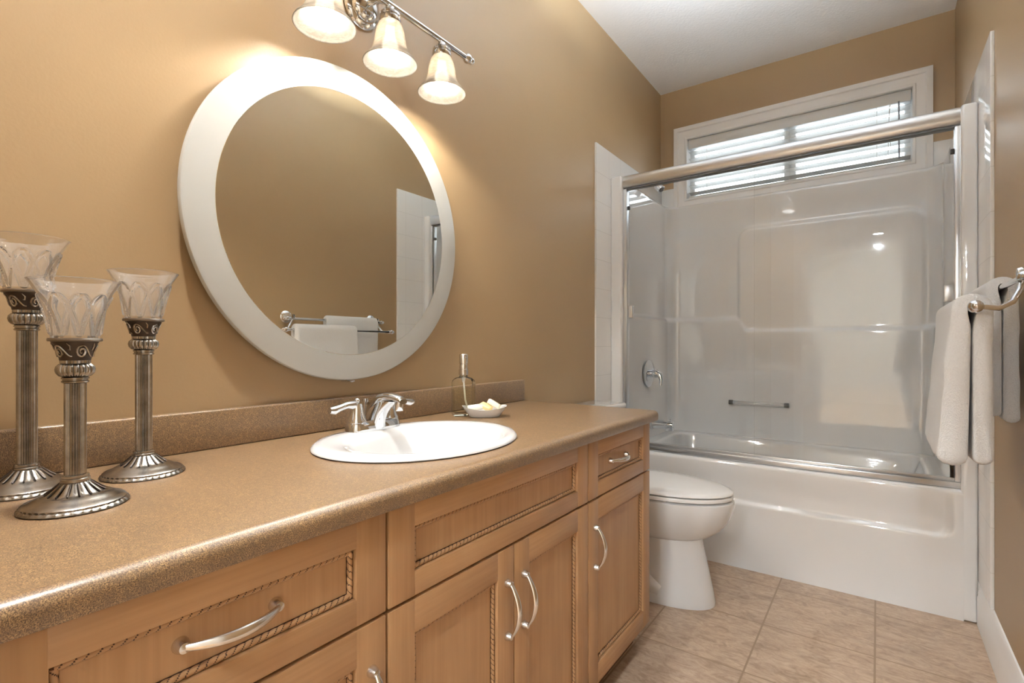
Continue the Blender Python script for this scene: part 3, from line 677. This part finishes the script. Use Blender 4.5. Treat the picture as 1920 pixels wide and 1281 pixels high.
soap(0.044, 0.034, 0.014, (-0.030, -0.004, 0.0305), 0.15, 0.05, -0.10, M['soap_white'], 'flat white soap lying in the dish nearest the sink faucet')
soap(0.040, 0.032, 0.014, (0.004, -0.004, 0.0325), -0.5, 0.15, 0.35, M['soap_yellow'], 'cream yellow soap in the middle of the dish')
soap(0.042, 0.032, 0.017, (0.030, 0.004, 0.0395), -0.2, -0.1, 0.52, M['soap_peach'], 'tilted peach and white soap on the far end of the dish')

# ------------------------------------------------------------------ candle holders
def candle(cx, cy, zc0, zc1, label, rot=0, CT=CT+0.0005):
    """zc0, zc1: bottom and top of the fluted column (heights above the counter)"""
    t = thing('candle_holder', (cx, cy, CT), label, 'candle holder', 'pewter candle holders')
    c = (cx, cy, CT)
    prof = [(0.001,0),(0.061,0),(0.062,0.0015),(0.0605,0.004),(0.0575,0.0055),(0.058,0.0075),(0.0555,0.0095),(0.050,0.011),(0.044,0.0145),(0.0385,0.0175),(0.0375,0.0178),(0.0335,0.0190),(0.031,0.0205),(0.0275,0.0232),(0.0235,0.0268),(0.0195,0.0305),(0.0165,0.0335),(0.0155,0.0340)]
    base = MB()
    def pet(th, i, r, z):
        if 0.0185 < z < 0.034:
            return 0.0016*abs(math.sin(8*(th+rot)))**0.7 - 0.0012
        if 0.003 < z < 0.0056: return 0.0007*math.sin(40*th)
        return 0
    base.lathe(c, prof, 160, mod=pet); obj('base', base, M['pewter'], t, smooth=35)
    # dark grooves between petals
    g = MB()
    for k in range(16):
        a = 2*PI*k/16 - rot
        pth = []
        for (r, z) in ((0.0335,0.0196),(0.029,0.0226),(0.0245,0.0265),(0.020,0.0307),(0.0172,0.0336)):
            pth.append((cx+r*math.cos(a), cy+r*math.sin(a), CT+z))
        g.tube(pth, [0.0011,0.001,0.0009,0.0008,0.0006], 6)
    obj('petal_groove', g, M['pewter_dark'], t, weld=0)
    z0, z1 = zc0-CT, zc1-CT
    col = MB()
    col.lathe(c, [(0.0155,0.0338),(0.0165,0.0345),(0.0165,z0-0.003),(0.0150,z0-0.002),(0.0155,z0-0.001),(0.0155,z0+0.002),(0.013,z0+0.003)], 40)
    fl = lambda th, i, r, z: -0.0016*(0.5+0.5*math.cos(22*th))**0.8
    zz = [z0+(z1-z0)*i/2 for i in range(3)]
    col.lathe(c, [(0.0125, z) for z in zz], 176, mod=fl, cap0=False, cap1=False)
    col.lathe(c, [(0.013,z1-0.001),(0.0150,z1),(0.0155,z1+0.002),(0.0140,z1+0.003),(0.0140,z1+0.0045),(0.0155,z1+0.005),(0.0155,z1+0.007),(0.013,z1+0.008)], 40)
    obj('column', col, M['pewter'], t, smooth=35, weld=0)
    # knop of gadroons and flared capital
    kn = MB(); zk = z1+0.0075
    kp = [(0.0135,0),(0.0185,0.002),(0.0215,0.006),(0.0225,0.0105),(0.0215,0.015),(0.0180,0.0185),(0.0145,0.0195)]
    kn.lathe((cx, cy, CT+zk), kp, 144, mod=lambda th, i, r, z: -0.0022*(1-abs(math.sin(9*th))**0.6) if 0 < i < 6 else 0)
    kn.lathe((cx, cy, CT+zk), [(0.0145,0.019),(0.0165,0.0195),(0.0165,0.0235),(0.0145,0.024)], 80, mod=lambda th, i, r, z: 0.0006*math.sin(26*th) if i in (1, 2) else 0)
    obj('knop', kn, M['pewter'], t, smooth=35, weld=0)
    zc = zk+0.0235
    cp = MB(); cprof = [(0.001,0),(0.0172,0),(0.0178,0.003),(0.0200,0.012),(0.0232,0.021),(0.0268,0.0265)]
    cp.lathe((cx, cy, CT+zc), cprof, 64, mi=0); 
    cp.lathe((cx, cy, CT+zc), [(0.0262,0.0262),(0.0298,0.0268),(0.0305,0.0290),(0.0295,0.0312),(0.001,0.0312)], 120, mod=lambda th, i, r, z: 0.0005*math.sin(60*th) if i in (1, 2) else 0, mi=1)
    cap = obj('capital', cp, [M['pewter_dark'], M['pewter_mid']], t, smooth=40, weld=0)
    sw = MB()
    def conept(a, h):
        zq = h*0.0255
        r = None
        for (r0, q0), (r1, q1) in zip(cprof[1:], cprof[2:]):
            if q0 <= zq <= q1: r = r0+(r1-r0)*(zq-q0)/(q1-q0)
        r = (r or 0.026)+0.0006
        return (cx+r*math.cos(a), cy+r*math.sin(a), CT+zc+zq)
    for k in range(5):
        a0 = 2*PI*k/5+rot
        pth = []
        for i in range(30):                      # a spiral running into an S
            u = i/29
            if u < 0.62:
                q = u/0.62; ang = 4.2*PI*(1-q)*0.75+PI/2; rr_ = 0.06+0.24*q
                pth.append(conept(a0+rr_*math.cos(ang)*0.95, 0.48+rr_*1.15*math.sin(ang)))
            else:
                q = (u-0.62)/0.38
                pth.append(conept(a0+0.0+0.75*q, 0.48+0.345*math.cos(PI*q)*(1-0.25*q)))
        sw.tube(pth, [0.0008+0.0008*math.sin(PI*min(1, i/29*1.0))**0.7 for i in range(30)], 7)
        sw.tube([conept(a0+0.55, 0.95), conept(a0+0.68, 0.78), conept(a0+0.66, 0.58), conept(a0+0.57, 0.60)], [0.0007,0.0012,0.0012,0.0009], 7)
    obj('scroll_relief', sw, M['pewter'], cap, weld=0)
    # cut glass cup
    zg = zc+0.0305; hg = 0.080; segs = 192; nr = 44
    def rad(h): return 0.0265+0.0110*h+0.0135*h**3.0
    def cut(th, h):
        if h < 0.03 or h > 0.86: return 0
        K = 9; per = 2*PI/K; d = 9
        for kk in range(-1, 3):
            for s in (0,):
                x = ((th+rot) % per)/per - kk+0.0
                hh = (h-0.03)/0.72
                if hh < 1:
                    half = 0.95*math.sqrt(max(0, 1-hh))**1.15
                    d = min(d, abs(abs(x)-half))
        return 0.0030*math.exp(-(d/0.075)**2)*sstep(0.02, 0.1, h) - 0.0004
    outer, inner = [], []
    for i in range(nr):
        h = i/(nr-1); ro, ri = [], []
        for j in range(segs):
            th = 2*PI*j/segs; r = rad(h)
            ra = r+cut(th, h); rb_ = r-0.0032
            ro.append((cx+ra*math.cos(th), cy+ra*math.sin(th), CT+zg+h*hg)); ri.append((cx+rb_*math.cos(th), cy+rb_*math.sin(th), CT+zg+0.004+h*(hg-0.004)))
        outer.append(ro); inner.append(ri)
    lip = [(cx+(rad(1)+0.0012)*math.cos(2*PI*j/segs), cy+(rad(1)+0.0012)*math.sin(2*PI*j/segs), CT+zg+hg+0.0012) for j in range(segs)]
    lip2 = [(cx+(rad(1)-0.001)*math.cos(2*PI*j/segs), cy+(rad(1)-0.001)*math.sin(2*PI*j/segs), CT+zg+hg+0.0022) for j in range(segs)]
    gb = MB(); gb.rings(outer+[lip, lip2]+inner[::-1], True, True, True)
    obj('glass_cup', gb, M['crystal'], t, smooth=50)
candle(0.2753, 0.2221, 0.862, 0.9936, 'shortest pewter candle holder with a cut glass cup, closest to the counter edge', 0.1)
candle(0.120, 0.201, 0.860, 1.069, 'tallest pewter candle holder with a cut glass cup, standing back against the backsplash', 0.3)
candle(0.149, 0.3462, 0.860, 1.030, 'medium pewter candle holder with a cut glass cup, nearest to the round mirror', 0.5)

# ------------------------------------------------------------------ round mirror
MY, MZ, MRO, MRI = 0.864, 1.37, 0.418, 0.350
mi_ = thing('mirror', (0.0, MY, MZ), 'large round wall mirror with a frosted glass rim above the sink', 'mirror')
Rm = Matrix.Rotation(PI/2, 4, 'Y')
b = MB(); b.rings([[(x, MY+r*math.sin(2*PI*i/128), MZ+r*math.cos(2*PI*i/128)) for i in range(128)] for r, x in ((0.29,0.0245),(0.29,0.0375),(MRO-0.006,0.0375),(MRO-0.002,0.036),(MRO,0.033),(MRO,0.0245))], True, loop=True)
obj('frosted_rim', b, M['frost'], mi_, smooth=35)
b = MB().lathe((0.0245, MY, MZ), [(0.001,0.0130),(MRI,0.0130),(MRI,0.0135),(MRI-0.0006,0.0140),(0.001,0.0140)], 160, mat=Rm); obj('mirror_glass', b, M['mirror'], mi_, smooth=0)
b = MB().lathe((0.0, MY, MZ), [(0.001,0),(0.30,0),(0.30,0.0245),(0.001,0.0245)], 96, mat=Rm); obj('backing_board', b, M['grey'], mi_, smooth=30)
# small chrome clip at the bottom
b = MB().box(0.0, 0.041, MY-0.008, MY+0.008, MZ-MRO-0.006, MZ-MRO-0.0005, 0.0015); obj('clip', b, M['chrome'], mi_, smooth=30)

# ------------------------------------------------------------------ vanity light
LX, LZ = 0.125, 1.966; LY = [0.722, 0.922, 1.122]
vl = thing('vanity_light', (0.0, 0.922, LZ), 'chrome three-lamp vanity light with alabaster glass bells above the mirror', 'wall light')
b = MB().lathe((0.0, 0.922, 2.004), [(0.001,0),(0.058,0),(0.060,0.004),(0.056,0.012),(0.046,0.018),(0.044,0.024),(0.034,0.034),(0.018,0.042),(0.001,0.044)], 48, mat=Rm); obj('backplate', b, M['chrome'], vl)
b = MB().tube([(0.035, 0.922, 2.004), (0.08, 0.922, 1.998), (0.11, 0.922, 1.982), (LX, 0.922, LZ)], 0.010, 16); obj('arm', b, M['chrome'], vl)
b = MB().tube([(LX, 0.612, LZ), (LX, 1.232, LZ)], 0.0085, 20); obj('crossbar', b, M['chrome'], vl)
for s, y in ((-1, 0.612), (1, 1.232)):
    b = MB().lathe((LX, y, LZ), [(0.001,-0.004),(0.010,-0.004),(0.012,0.0),(0.015,0.004),(0.0155,0.010),(0.013,0.016),(0.0085,0.018),(0.0085,0.021),(0.0105,0.023),(0.0115,0.028),(0.009,0.034),(0.004,0.038),(0.001,0.039)], 24, mat=Matrix.Rotation(-s*PI/2, 4, 'X')); obj('finial', b, M['chrome'], vl)
for y in LY:
    b = MB().lathe((LX, y, LZ-0.052), [(0.001,0.0),(0.027,0.0),(0.0285,0.004),(0.0285,0.011),(0.0245,0.013),(0.0245,0.017),(0.0275,0.019),(0.0275,0.024),(0.022,0.030),(0.013,0.034),(0.011,0.044),(0.001,0.045)], 32)
    so = obj('socket', b, M['chrome'], vl)
    zt = LZ-0.048; prof = [(0.0255,0),(0.031,-0.008),(0.0365,-0.022),(0.040,-0.040),(0.0425,-0.058),(0.047,-0.075),(0.054,-0.088),(0.0625,-0.098),(0.0690,-0.105),(0.0715,-0.109)]
    full = prof+[(0.0722,-0.111),(0.0712,-0.1125),(0.0695,-0.1115)]+[(r-0.003, z) for r, z in prof[::-1]]
    b = MB(); b.lathe((LX, y, zt), full, 56, cap0=False, cap1=False); obj('glass_shade', b, M['shade'], vl, smooth=60)
    b = MB(); b.lathe((LX, y, zt-0.09), [(0.001,0.0),(0.008,0.001),(0.016,0.006),(0.020,0.014),(0.0215,0.023),(0.020,0.034),(0.015,0.047),(0.012,0.058),(0.012,0.075),(0.001,0.076)], 24); bo = obj('bulb', b, M['bulb'], vl, smooth=60)
    sl = bpy.data.lights.new('added_bulb_spot', 'SPOT'); sl.energy = SPOT; sl.color = (1.0, 0.94, 0.85); sl.spot_size = math.radians(150); sl.spot_blend = 0.3; sl.shadow_soft_size = 0.018  # spot added under each bulb to strengthen its downward light
    so_ = bpy.data.objects.new('added_bulb_spot', sl); C.objects.link(so_); so_.location = (LX+0.004, y, zt-0.096)
    so_.rotation_euler = (0, -math.radians(12), 0)

# ------------------------------------------------------------------ towel rack with two towels
B1X, B1Z, B2X, B2Z = 1.446, 1.190, 1.362, 1.128
tr = thing('towel_rack', (W, 1.8, 1.2), 'double chrome towel bar on the right wall', 'towel bar')
for y, s in ((1.535, -1), (2.105, 1)):
    b = MB().lathe((W, y, B1Z+0.012), [(0.001,0),(0.034,0),(0.035,0.004),(0.030,0.010),(0.022,0.014),(0.020,0.020),(0.012,0.028),(0.010,0.050),(0.013,0.056),(0.0135,0.066),(0.011,0.072),(0.001,0.074)], 32, mat=Matrix.Rotation(-PI/2, 4, 'Y')); ro = obj('rosette', b, M['chrome'], tr)
    yo = y-0.075 if s < 0 else y+0.03
    b = MB().tube([(B1X, y, B1Z), (B1X-0.004, y+(yo-y)*0.2, B1Z-0.025), (B1X-0.02, y+(yo-y)*0.55, B1Z-0.052), (B1X-0.045, y+(yo-y)*0.85, B2Z-0.004), (B2X+0.006, yo, B2Z)], 0.0058, 12); obj('arm', b, M['chrome'], tr)
obj('upper_bar', MB().tube([(B1X, 1.51, B1Z), (B1X, 2.13, B1Z)], 0.0078, 18), M['chrome'], tr)
obj('lower_bar', MB().tube([(B2X, 1.445, B2Z), (B2X, 2.14, B2Z)], 0.0068, 18), M['chrome'], tr)
fin = [(0.001,-0.012),(0.009,-0.012),(0.0105,-0.008),(0.010,-0.004),(0.013,0.0),(0.014,0.006),(0.012,0.013),(0.0085,0.016),(0.0095,0.019),(0.0085,0.024),(0.004,0.029),(0.001,0.030)]
for x, z, y0, y1 in ((B1X, B1Z, 1.51, 2.13), (B2X, B2Z, 1.452, 2.14)):
    for y, s in ((y0, -1), (y1, 1)):
        obj('finial', MB().lathe((x, y, z), fin, 22, mat=Matrix.Rotation(-s*PI/2, 4, 'X')), M['chrome'], tr)
def towel(bx, bz, y0, y1, zf, zb, th, ff, fb, label, seed, rbar=0.0085):
    """folded towel hung over a bar: front panel down to zf leaning out by ff, back panel down to zb leaning by fb"""
    b = MB(); rings = []; ny = 60
    lean = 0.0
    for j in range(ny+1):
        v = j/ny; y = y0+(y1-y0)*v
        e = min(v, 1-v)*(y1-y0)/0.014
        k = math.sqrt(max(0.0, 1-(1-min(1, e))**2))*0.4+0.6 if e < 1 else 1.0
        tt = th*k; out = []
        def side(sgn, zb_, flare):
            pts = []; n = 26
            for i in range(n+1):
                u = i/n; z = bz+(zb_-bz)*u
                close = sstep(0.0, 0.14, u)
                wob = (0.007 if sgn < 0 and th > 0.025 else 0.003)*noise.noise(Vector((sgn*3.1+seed, y*7, z*6)))*min(1, u*3) + 0.004*noise.noise(Vector((sgn*5.1+seed, y*16, z*14)))*min(1, u*3)
                inn = (rbar+0.0015)*(1-close) + 0.0008*close + 0.22*flare*u**1.3 + (1-k)*th*0.35*close
                outr = rbar+0.0015+tt + flare*u**1.3 + wob - (1-k)*th*0.15*close
                pts.append((bx+sgn*(inn+outr)/2, z, (outr-inn)/2))
            return pts
        fr = side(-1, zf+0.010*noise.noise(Vector((y*6, seed, 1))), ff); bk = side(1, zb+0.010*noise.noise(Vector((y*6, seed, 5))), fb)
        # outline: front outer from bottom up, over the top, back outer down, round the bottom, back inner up, under the bar, front inner down
        o = [(x-h, z) for x, z, h in fr[::-1]]
        R_ = rbar+0.0015+tt
        o += [(bx-R_*math.cos(a), bz+R_*math.sin(a)*0.9) for a in [PI*i/12 for i in range(1, 12)]]
        o += [(x+h, z) for x, z, h in bk]
        x, z, h = bk[-1]; o += [(x+h*math.cos(a), z-h*0.8*math.sin(a)) for a in [PI*i/6 for i in range(1, 6)]]
        o += [(x-h, z) for x, z, h in bk[::-1]]
        o += [(bx+(rbar+0.0015)*math.cos(a), bz+(rbar+0.0015)*math.sin(a)) for a in [PI*i/8 for i in range(1, 8)]]
        o += [(x+h, z) for x, z, h in fr]
        x, z, h = fr[-1]; o += [(x+h*math.cos(a), z-h*0.8*math.sin(a)) for a in [PI*i/6 for i in range(1, 6)]]
        rings.append([(px, y, pz) for px, pz in o])
    b.rings(rings, True, True, True)
    return tag(obj('towel', b, M['terry'], None, (bx, (y0+y1)/2, bz), smooth=70), label, 'towel', 'towels on the double bar')
towel(B2X, B2Z, 1.490, 1.872, 0.80, 0.795, 0.027, 0.026, 0.0, 'white terry towel over the lower outer bar, in front of the other towel', 1.3, 0.0068)
towel(B1X, B1Z, 1.735, 2.093, 0.88, 0.872, 0.021, 0.0, 0.002, 'white terry towel over the upper bar close to the wall', 7.7, 0.0078)

# ------------------------------------------------------------------ added fill lights and hall downlights
LCX, LCY, LCZ = 0.85, 1.70, 2.43  # uplight added out of view for soft fill off the ceiling
cl_ = thing('added_fill_uplight', (LCX, LCY, H), 'added unseen fill light, a white plaster bowl hanging on a nickel stem below the ceiling', 'ceiling light')
b = MB().lathe((LCX, LCY, H), [(0.001,0),(0.065,0),(0.062,-0.018),(0.010,-0.026),(0.010,LCZ-H-0.01),(0.001,LCZ-H-0.01)], 32); obj('stem', b, M['nickel'], cl_)
b = MB().lathe((LCX, LCY, LCZ), [(0.182,0.0),(0.186,0.004),(0.190,0.0),(0.182,-0.025),(0.150,-0.048),(0.09,-0.064),(0.03,-0.07),(0.001,-0.07),(0.001,-0.060),(0.085,-0.054),(0.145,-0.039),(0.175,-0.02),(0.182,0.0)], 64, cap0=False, cap1=False); obj('plaster_bowl', b, M['trim'], cl_)
b = MB().lathe((LCX, LCY, LCZ-0.018), [(0.001,0.002),(0.150,0.002),(0.155,0.0),(0.150,-0.004),(0.001,-0.004)], 48); obj('fill_disc', b, M['lamp'], cl_)
d = thing('added_fill_downlight', (0.40, 0.26, H), 'added unseen fill light, a white cylinder on the bathroom ceiling over the near end of the vanity', 'ceiling light')  # added out of view to brighten the upper left wall
obj('housing', MB().lathe((0.40, 0.26, H), [(0.001,0),(0.070,0),(0.072,-0.004),(0.072,-0.148),(0.070,-0.15),(0.063,-0.15),(0.063,-0.056),(0.001,-0.056)], 40), M['trim'], d)
obj('lens', MB().lathe((0.40, 0.26, H-0.057), [(0.001,0),(0.061,0),(0.061,-0.004),(0.001,-0.004)], 32), M['fill_can'], d)
for i, y in enumerate((-1.0, -2.1, -3.2, -4.3, -5.4)):
    d = thing('hall_downlight', (1.2, y, H), 'round recessed downlight in the hall ceiling behind the camera', 'ceiling light', 'hall downlights')
    obj('trim_ring', MB().lathe((1.2, y, H), [(0.06,0),(0.085,0),(0.083,-0.005),(0.06,-0.006)], 32, cap0=False, cap1=False), M['trim'], d)
    obj('lens', MB().lathe((1.2, y, H-0.002), [(0.001,0),(0.062,0),(0.062,-0.001),(0.001,-0.001)], 32), M['can'], d)
